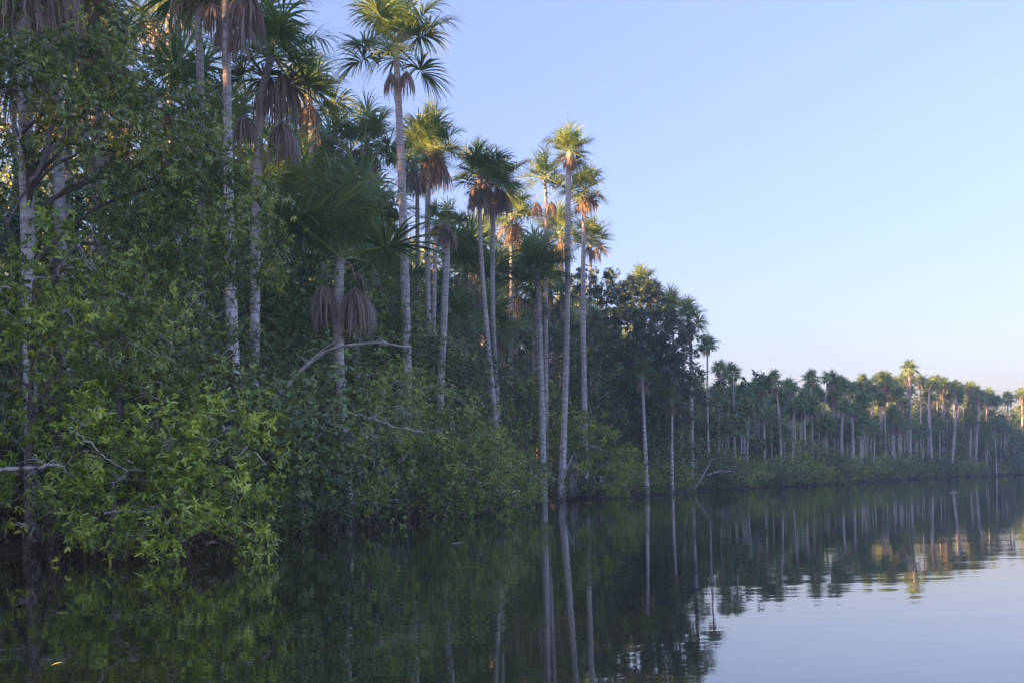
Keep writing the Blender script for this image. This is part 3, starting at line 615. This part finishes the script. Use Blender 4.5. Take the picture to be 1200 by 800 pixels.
# wood behind: rows landward of the shore
cnt = 0
for row, (off, step) in enumerate([(6, 5.5), (11, 6.5), (18, 7.5), (27, 9)]):
    for p, n, q in along(CUM[4], CUM[21], step * (1.0 if row < 3 else 1.1), 20 + row):
        c = p + n * (off + r.normal(0, 1.2))
        if shore_dist([c])[0] < 3: continue
        X, Y = c
        if Y > 6:
            sx, _ = px_of(X, Y, 5)
        else: sx = -900
        if -150 < sx < 640 and Y < 40 and row == 0: continue
        if sx > 1420 and row > 1: continue
        top = pt(min(max(sx, -900), 2200), skyline(sx), max(Y, 20))[2] if Y > 6 else 17
        h = min(22, max(6, (top - 0.3) * (r.uniform(0.85, 1.08) if row > 1 else r.uniform(0.6, 1.0)) if row else (top) * r.uniform(0.45, 0.8)))
        k = int(r.integers(5)); wd = min(h, 11) * r.uniform(0.95, 1.25)
        lb, gr = (('broadleaf tree crowding the dim understorey behind the near palms', 'understorey trees behind the near palms') if sx < 820 else
                  ('broadleaf tree in the hazy blue green wall along the far bank', 'understorey trees along the far bank'))
        lb = ('tall ' if h > 12 else 'low ') + ('wide' if wd > 9.5 else 'slim') + ' tree of ' + ('near wood' if sx < 820 else 'far wood') + (' ' if row == 1 else ' front ' if row == 0 else ' rear ') + where(sx)
        put('broadleaf_tree', lb, 'tree', gr, PROTO[k], X, Y, 0.3, (wd, wd, h), r.uniform(0, 6.28)); cnt += 1
# shore bushes along the far bank
for p, n, q in along(CUM[12], CUM[21], 2.6, 31, 0.3):
    c = p + n * (1.2 + abs(r.normal(0, 0.8))); X, Y = c; sx, _ = px_of(X, Y, 1)
    if sx > 1420: continue
    if 640 < sx < 745 and r.random() < 0.7: continue
    h = r.uniform(2.0, 4.2) * (1.1 if sx > 830 else 0.8); wd = h * r.uniform(0.9, 1.3)
    far = sx > 830
    put('shore_bush', ('taller' if h > 3.6 else 'small') + (' waterside bush on the far bank ' if far else ' waterside bush ') + where(sx), 'bush',
        'bushes along the far bank' if far else 'bushes between the waterline palm and the far bank', BUSH[int(r.integers(4))], X, Y, 0.05, (wd, wd, h), r.uniform(0, 6.28)); cnt += 1
for p, n, q in along(CUM[12], CUM[21], 4.2, 32, 0.3):   # taller shrubs behind them
    c = p + n * (3.8 + abs(r.normal(0, 1.0))); X, Y = c; sx, _ = px_of(X, Y, 1)
    if sx > 1420: continue
    h = r.uniform(3.0, 7.5) * (1 if sx > 830 else 0.8); wd = h * r.uniform(0.7, 1.0)
    put('shrub', ('big' if h > 4.8 else 'smaller') + ' shrub behind the waterside bushes ' + where(sx), 'bush', 'shrubs behind the waterside bushes', BUSH[int(r.integers(3))], X, Y, 0.2, (wd, wd, h), r.uniform(0, 6.28)); cnt += 1

for row, off in enumerate((1.6, 4.5, 8, 12, 17)):   # undergrowth that closes the view under the near trees
    for p, n, q in along(CUM[4], CUM[13], 2.5 + 0.35 * row, 50 + row, 0.3):
        c = p + n * (off + r.normal(0, 0.8)); X, Y = c
        if shore_dist([c])[0] < 1.5 or (Y > 6 and px_of(X, Y, 1)[0] < -2000) or Y < -4: continue
        h = r.uniform(3.4, 5.6) * (0.75 if row == 0 else 1 + 0.12 * row); wd = h * r.uniform(0.8, 1.1)
        sx = px_of(X, Y, 1)[0] if Y > 6 else -900
        put('undergrowth_bush', ('tall' if h > 5 else 'low') + ' shaded undergrowth bush ' + ('ashore ' if row == 0 else 'inland ' if row < 3 else 'deep inside ') + where(sx), 'bush', 'undergrowth behind the near shore bushes', BUSH[int(r.integers(3))], X, Y, 0.2, (wd, wd, h), r.uniform(0, 6.28))

# ------------------------------------------------------------------ far palms: trunk, crown and skirt
def far_crown(seed, n=15, nl=24):
    r = np.random.default_rng(seed); mb = MB()
    for az, el, sc in crown_pose(r, n):
        e = R(el); a = np.array((math.cos(e) * math.cos(az), math.cos(e) * math.sin(az), math.sin(e))); s = np.array((-math.sin(az), math.cos(az), 0)); nn = np.cross(a, s)
        P0 = a * 0.45 * sc + G * 0.05; tube(mb, [(0, 0, 0), P0 * 0.5, P0], [0.02, 0.015, 0.01], 3, 0.8)
        ph = np.linspace(-2.5, 2.5, nl); d = nrm(np.cos(ph)[:, None] * a + np.sin(ph)[:, None] * s + nn * 0.25 + r.normal(0, .08, (nl, 3)))
        P_ = np.zeros((nl, 4, 3)); P_[:, 0] = P0; L = 0.55 * sc * r.uniform(0.85, 1.05, nl)
        for k in range(1, 4): d = nrm(d + G * 0.42 * (k - 0.5) * r.uniform(0.6, 1.3, nl)[:, None]); P_[:, k] = P_[:, k - 1] + d * (L / 3)[:, None]
        S = nrm(-np.sin(ph)[:, None] * a + np.cos(ph)[:, None] * s)[:, None]
        V, Q = strips(P_, S, np.full((nl, 1), 0.024) * np.array([[0.4, 1, 0.8, 0.1]])); mb.add(V, Q, np.repeat(np.clip(r.normal(0.45, 0.15, nl), 0, 1), 8))
    return mb.mesh('crown', M['frond'])
def far_skirt(seed, n=6):
    r = np.random.default_rng(seed); mb = MB()
    for k in range(n):
        az = k * 2.4 + r.normal(0, .4); x, y = 0.22 * math.cos(az), 0.22 * math.sin(az); nl = 18
        P_ = np.zeros((nl, 3, 3)); P_[:, 0] = (x, y, -0.12 - 0.15 * r.random()); o2 = r.normal(0, 0.05, (nl, 3)); L = r.uniform(0.3, 0.6, nl)
        P_[:, 1] = P_[:, 0] + o2 + G * 0.45 * L[:, None]; P_[:, 2] = P_[:, 1] + o2 * 0.2 + G * 0.55 * L[:, None]
        a2 = r.uniform(0, 6.28, nl); S = np.stack([np.cos(a2), np.sin(a2), 0 * a2], 1)[:, None]
        V, Q = strips(P_, S, np.full((nl, 1), 0.022) * np.array([[0.6, 1, 0.3]])); mb.add(V, Q, np.repeat(np.clip(r.normal(0.5, 0.2, nl), 0, 1), 6))
        tube(mb, [(0, 0, 0), (x * 0.8, y * 0.8, -0.02), (x, y, -0.2)], [0.018, 0.013, 0.01], 3, 0.6)
    return mb.mesh('skirt', M['dead_frond'])
FC = [far_crown(700 + k) for k in range(6)]; FS = [far_skirt(720 + k, 4 + k) for k in range(4)]
def far_palm(label, x, y, Y, rpx, group, seed, pts=(), wpx=2.2, skirt=True):
    r = np.random.default_rng(seed + 900); path = trunk_path([(x, y)] + list(pts or [(x + r.normal(0, 1.2), y + 60)]), Y, n=14); top = path[-1]
    base = np.array((path[0][0], path[0][1], 0.2)); root = thing('palm', label, 'palm tree', base, group); mb = MB()
    tube(mb, path - base, np.linspace(1.1, 0.7, 14) * wpx * Y / F_PX / 2, 7); link_mesh('trunk', mb.mesh('trunk', M['palm_bark'], True), None, root)
    Rm = 1.3 * rpx * Y / F_PX; o = link_mesh('crown', FC[int(r.integers(6))], None, root, Vector(top - base)); o.scale = (Rm, Rm, Rm * r.uniform(0.85, 1.05)); o.rotation_euler = (r.normal(0, .1), r.normal(0, .1), r.uniform(0, 6.28))
    if skirt: o = link_mesh('skirt', FS[int(r.integers(4))], None, root, Vector(top - base)); o.scale = (Rm * 0.95,) * 3; o.rotation_euler = (0, 0, r.uniform(0, 6.28))
def depth_at(x):   # distance of the bank below each column
    return float(np.interp(x, [640, 745, 800, 900, 1000, 1068, 1150, 1200], [66, 75, 83, 104, 124, 159, 174, 188]))
FG = 'palms standing along the far bank'
FP = [('lone gold lit palm standing clear above the wood right of the blue black tree', 829, 404, 16, [(829, 456), (830, 520)], 2.6, 6),
      ('small palm crown just right of the lone gold lit palm', 858, 437, 15, [(860, 470), (860, 530)], 2.0, 8),
      ('dark crown tucked left of the small palm crown by the gold lit palm', 844, 432, 13, [(846, 500)], 2.0, 14),
      ('orange lit crown low beside the gap in the trees', 884, 455, 15, [(886, 520)], 2.0, 14), ('broad yellow lit crown at the left end of the far wood', 893, 450, 15, [(896, 485), (896, 545)], 2.4, 8),
      ('full rounded crown with a pink lit underside in the far wood', 906, 447, 16, [(912, 475), (916, 545)], 3.0, 5), ('small tufted crown on a short pale stem', 926, 455, 11, [(926, 480), (927, 520)], 2.0, 9),
      ('airy crown left of the twin crowned pair', 951, 442, 13, [(950, 480), (948, 535)], 2.2, 8), ('right hand crown of the twin pair with an orange underside', 973, 444, 14, [(966, 475), (965, 516)], 2.6, 6),
      ('palm on the brightest white stem of the far bank', 989, 475, 13, [(987, 495), (986, 520), (987, 558)], 3.2, 2), ('palm with a pink grey mop on a stout stem beside the brightest white one', 1000, 480, 13, [(999, 500), (1001, 560)], 3.8, 3),
      ('bushy dark crown before the dip in the skyline', 1014, 463, 13, [(1014, 530)], 2.0, 10), ('delicate see through crown left of the tallest far palm', 1037, 447, 15, [(1037, 475), (1038, 530)], 2.0, 8),
      ('tallest palm of the far bank with a lit crown and a small mauve mop', 1065, 431, 13, [(1066, 450), (1067, 540)], 3.4, 4), ('dark crown close right of the tallest far palm', 1079, 446, 11, [(1079, 500)], 2.0, 9),
      ('flat topped crown on a white gently curved stem', 1093, 449, 11, [(1089, 460), (1090, 500), (1092, 538)], 3.0, 4), ('small crown standing right of the curved white stem', 1106, 450, 11, [(1106, 500)], 2.0, 9),
      ('mushroom shaped crown on a white stem that leans left going down', 1119, 455, 12, [(1120, 470), (1119, 500), (1116, 540)], 3.4, 4), ('gold tinged crown right of the mushroom shaped one', 1137, 455, 12, [(1138, 520)], 2.0, 10),
      ('palm with a mauve mop on a long straight pale stem near the right edge', 1147, 462, 11, [(1146, 480), (1143, 550)], 3.0, 4), ('dark feathery crown right of the mauve mopped palm', 1158, 466, 10, [(1158, 520)], 2.0, 10),
      ('small crown on the sloping skyline near the right edge', 1181, 466, 11, [(1181, 520)], 2.0, 12), ('pink lit crown touching the right edge of the frame', 1198, 463, 12, [(1198, 520)], 2.2, 12),
      ('low green palm with a hanging pink skirt below the skyline', 1047, 494, 16, [(1046, 520), (1046, 552)], 3.0, 4), ('smaller low palm leaning on the pink skirted one', 1057, 500, 13, [(1055, 552)], 2.2, 6),
      ('low palm with a thin white stem below the full rounded crown', 895, 486, 11, [(896, 545)], 2.2, 4), ('palm on a slanting white stem in the middle of the far bank', 932, 474, 12, [(929, 500), (929, 536)], 3.0, 3),
      ('low spreading palm under the twin crowned pair', 943, 478, 14, [(943, 500), (945, 540)], 2.6, 4), ('low palm with thin stem left of the slanting white stem', 877, 474, 12, [(877, 495), (876, 527)], 2.2, 4),
      ('palm at the left end of the far bank on a stem wrapped in creepers', 843, 462, 12, [(842, 500), (842, 527)], 2.6, 6)]
for k, (lb, x, y, rp, pts, wp, back) in enumerate(FP):
    far_palm(lb, x, y, depth_at(x) + back, rp, FG, k, pts, wp)
# the rest of the far palms: a dense stand nobody could tell apart
gp = 'palms crowded in the far stand'
for k in range(165):
    x = r.uniform(838, 1330); back = r.uniform(3, 20); Y = (depth_at(x) if x < 1200 else 188 + (x - 1200) * 0.12) + back; sk = skyline(x)
    y = sk + (r.uniform(-10, 14) if back > 9 else r.uniform(12, 62)); 
    far_palm(('tall crowded far palm at skyline ' if y < sk + 6 else 'shorter crowded far palm ' if y < sk + 24 else 'lowest crowded far palm ') + where(x), x, y, Y, r.uniform(10.5, 15) * 125 / Y * (1.15 if back < 9 else 1.1), gp, 100 + k, wpx=r.uniform(1.2, 2.3) * 135 / Y, skirt=r.random() < 0.75)
gp = 'palms crowded behind the near shore'
for k in range(34):
    x = r.uniform(560, 860); Y = depth_at(max(x, 640)) + r.uniform(8, 26); sk = skyline(x)
    yy = sk + r.uniform(25, 95)
    far_palm(('upper' if yy < sk + 60 else 'lower') + ' half hidden palm crown ' + where(x), x, yy, Y, 17 * 85 / Y * r.uniform(0.9, 1.2), gp, 300 + k, wpx=r.uniform(2.4, 3.6) * 85 / Y)
# palms left of and behind the view that shade the shore, as the wood goes on there
gp = 'palms of the wood beyond the left edge'
for k in range(50):
    q = r.uniform(CUM[3], CUM[10]); p, n, _ = next(along(q, q + 1, 2, k)); c = p + n * r.uniform(8, 60)
    X, Y = c; h = r.uniform(13, 21)
    if Y > 5 and px_of(X, Y, 5)[0] > -60: continue
    o = thing('palm', 'palm of the wood going on past the left edge of the view', 'palm tree', (X, Y, 0.3), gp)
    c1 = link_mesh('crown', FC[k % 6], None, o, (0, 0, h)); c1.scale = (3.2,) * 3; c2 = link_mesh('skirt', FS[k % 4], None, o, (0, 0, h)); c2.scale = (3,) * 3
    mb = MB(); tube(mb, bez([(0, 0, -0.3), (0.2, 0, h * .5), (0, 0, h)], 8), np.linspace(0.2, 0.15, 8), 7); link_mesh('trunk', mb.mesh('trunk', M['palm_bark'], True), None, o)

# deep wood further back: one mass that closes off the low sun
cl = []; r = np.random.default_rng(77)
for k in range(330):
    q = r.uniform(0, CUM[21]); p, n, _ = next(along(q, q + 1, 2, 1000 + k)); c = p + n * (r.uniform(34, 105) if q > CUM[6] else r.uniform(8, 60))
    X, Y = c; sx = px_of(X, Y, 5)[0] if Y > 6 else -900
    top = pt(sx, skyline(sx) + 8, Y)[2] if (Y > 6 and -900 < sx < 2200) else 19
    top = min(top, 21 if sx < 540 else 16); rr = r.uniform(3.2, 4.6)
    for z in (top - rr * 0.7, top - rr * 2.1, 2.2): cl.append((X + r.normal(0, 1), Y + r.normal(0, 1), max(z, 2), rr, rr, rr * 0.75))
V, Q, T, P_ = foliage_arrays(cl, 5, 0.62, 0.30, 1.25, twig=1.2, per_ros=6)
tag(link_mesh('deep_wood', make_mesh('deep_wood', V, Q, M['wood_leaf'], T), None), 'deep wood closing the view behind the shore trees', kind='stuff')

# ------------------------------------------------------------------ fallen and leaning branches, roots, litter
def branch(name, label, pts, depth, wpx, seed=0, forks=(), n=16, mat='bare_wood', twigs=6):
    r = np.random.default_rng(seed); P_ = bez([pt(*q[:2], q[2] if len(q) > 2 else depth) for q in pts], n); o = P_[0].copy(); mb = MB()
    P_[1:-1] += r.normal(0, 0.02, (n - 2, 3)); tube(mb, P_ - o, np.linspace(1, 0.45, n) * wpx * depth / F_PX / 2, 7)
    for f in forks:
        Q_ = bez([pt(*q[:2], depth) for q in f], 8) - o; tube(mb, Q_, np.linspace(0.6, 0.2, 8) * wpx * depth / F_PX / 2, 5)
    for k in range(twigs):
        s = P_[int(r.integers(n // 3, n))] - o; e = s + r.normal(0, 0.02 * depth, 3) * np.array((1, .6, .7)); tube(mb, limb_path(r, s, e, .1, 6), np.linspace(0.2, 0.08, 6) * wpx * depth / F_PX / 2, 4)
    ob = link_mesh(name, mb.mesh(name, M[mat], True), None, None, o); return tag(ob, label, 'branch')
branch('fallen_branch', 'long pale bare branch slanting up to the broad low palm trunk', [(298, 488), (330, 458), (362, 425), (394, 408), (440, 402), (482, 407)], 30, 5.5, 1, [[(362, 425), (378, 410), (396, 398)]])
branch('leaning_trunk', 'short pale trunk leaning right at the waterline beside the tall straight palm', [(655, 580), (661, 556), (671, 533)], 66, 4, 2, twigs=2)
branch('fallen_branch', 'grey driftwood limb crossing the leftmost palm trunk just above the water', [(-30, 560), (0, 549), (40, 548), (70, 546), (88, 560)], 21.3, 6, 3, [[(50, 548), (68, 535)]], twigs=9)
branch('fallen_branch', 'bare grey branch reaching right across the tangled bush', [(400, 482), (430, 488), (460, 498), (500, 508)], 31.5, 2.6, 4, twigs=14)
branch('fallen_branch', 'short grey branch poking left from the tangled bush', [(318, 520), (345, 508), (352, 505)], 29.5, 4, 5, twigs=5)
branch('fallen_branch', 'lower grey branch at the dark gap beside the bright bush', [(312, 552), (330, 542), (352, 538)], 29, 4, 6, twigs=5)
branch('fallen_branch', 'thin bare branch drooping to the water right of the bright bush', [(318, 600), (350, 590), (385, 598)], 31.5, 2, 7, twigs=6)
branch('leaning_trunk', 'thin pale stem leaning right out of the bushes under the drooping palm', [(812, 575), (822, 560), (834, 538)], 82, 2.6, 8, twigs=2)
branch('fallen_branch', 'curved pale bough over the bushes at the left end of the far bank', [(828, 556), (845, 552), (860, 552)], 88, 2.2, 9, twigs=4)
branch('fallen_branch', 'grey limb sloping down through the laurel tree', [(62, 146), (50, 190), (30, 225), (8, 262)], 23, 6, 10, [[(50, 190), (70, 165), (88, 150)]], twigs=8, mat='bark')
branch('fallen_branch', 'pale twiggy branch above the hollow in the bright bush', [(122, 602), (140, 598), (165, 598), (190, 603)], 20.2, 2.4, 11, twigs=10)
branch('fallen_branch', 'bare stalk slanting through the middle of the left thicket', [(82, 500), (100, 515), (125, 535), (150, 553)], 20.6, 2.2, 12, twigs=6)
branch('fallen_branch', 'bare forked branch in front of the blotched trunk', [(225, 512), (250, 515), (275, 525)], 21, 2.4, 13, twigs=8)
r = np.random.default_rng(4)
# aerial roots and vines round the tall straight palm
for k in range(9):
    x = 664 + k * 1.6 + r.normal(0, 1); P_ = bez([pt(x, 582, 66.5), pt(x + r.normal(0, 3), 560, 66.8), pt(x + r.normal(0, 4), 530, 67)], 9); mb = MB(); o = P_[0].copy()
    tube(mb, P_ - o, np.linspace(0.035, 0.02, 9), 5); tag(link_mesh('hanging_vine', mb.mesh('hanging_vine', M['bark'], True), None, None, o), 'one of the thin vines hanging to the ground right of the tall straight palm', 'vine', 'vines beside the tall straight palm')
# floating leaves
def floating_leaf(label, x, y, L, rz, colour):
    v = F_PX * CAM_H; dy = y - HY + ROLL * (x - CX); Y = v / dy; p = pt(x, y, Y); s = np.linspace(0, 1, 6)
    Pp = np.stack([s * L, 0.04 * L * np.sin(s * 3), 0.006 + 0.012 * s * (1 - s) * 4 + 0.01 * s], 1)[None]; V, Q = strips(Pp, np.array((0, 1.0, 0.12)).reshape(1, 1, 3), np.array([[0.1, 0.8, 1, 0.9, 0.5, 0.06]]) * L * 0.18)
    o = link_mesh('floating_leaf', make_mesh('floating_leaf', V, Q, M[colour], np.full(12, 0.9)), None, None, (p[0], p[1], 0.0)); o.rotation_euler = (0, 0, rz); tag(o, label, 'leaf')
floating_leaf('dead leaf floating on dark water below the wide rounded bush', 528, 637, 0.30, 0.1, 'dead_frond')
floating_leaf('pale leaf floating under the mushroom shaped far palm', 1112, 577, 0.6, 0.0, 'dead_frond')
floating_leaf('yellow leaf floating off the bright bush near the left edge', 60, 780, 0.10, 0.3, 'fresh_leaf')

r = np.random.default_rng(12); mb = MB()
for p, n, q in along(CUM[6], CUM[18], 0.45, 91, 0.6):
    c = p - n * abs(r.normal(1.2, 1.6)); L = r.uniform(0.05, 0.13); a = r.uniform(0, 6.28); d = np.array((math.cos(a), math.sin(a), 0)); S = np.array((-d[1], d[0], 0.1))
    Pp = (np.array((c[0], c[1], 0.004)) + d * np.linspace(0, L, 4)[:, None] + np.array((0, 0, 1)) * np.array((0, .006, .007, .002))[:, None])[None]
    V, Q = strips(Pp, S.reshape(1, 1, 3), np.array([[.1, 1, .8, .1]]) * L * 0.22); mb.add(V, Q, r.random())
o = link_mesh('leaf_litter', mb.mesh('leaf_litter', M['dead_frond']), None); tag(o, 'small dead leaves floating along the waterline', kind='stuff')

# ------------------------------------------------------------------ morning haze over the lake
HAZE = 0.0009
m, t, b_, o_ = newmat('haze'); t.nodes.remove(b_); pv = t.nodes.new('ShaderNodeVolumePrincipled')
pv.inputs['Color'].default_value = (0.58, 0.82, 1.0, 1); pv.inputs['Density'].default_value = HAZE; pv.inputs['Anisotropy'].default_value = 0.0
t.links.new(pv.outputs[0], o_.inputs['Volume'])
x0, x1, y0, y1, z0, z1 = -185, 340, -170, 345, -3.6, 27
V = [(x, y, z) for z in (z0, z1) for y in (y0, y1) for x in (x0, x1)]
Q = [(0, 2, 3, 1), (4, 5, 7, 6), (0, 1, 5, 4), (2, 6, 7, 3), (0, 4, 6, 2), (1, 3, 7, 5)]
tag(link_mesh('haze', make_mesh('haze', V, Q, m), None), 'thin blue haze hanging over the lake and the wood', kind='stuff')

# ------------------------------------------------------------------ labels: tell look-alikes apart by how near they stand
same = {}
for o in SC.objects:
    if o.parent is None and 'label' in o and o.get('group'): same.setdefault(o['label'], []).append(o)
ORD = ['nearest', 'second nearest', 'third nearest', 'fourth nearest', 'fifth nearest']
for lb, os_ in same.items():
    if 1 < len(os_) <= 6 and 'vines' not in os_[0]['group']:
        os_.sort(key=lambda o: o.location.y)
        for k, o in enumerate(os_):
            w_ = ('nearer', 'farther')[k] if len(os_) == 2 else ('farthest' if k == len(os_) - 1 else ORD[k])
            o['label'] = w_ + ' ' + lb
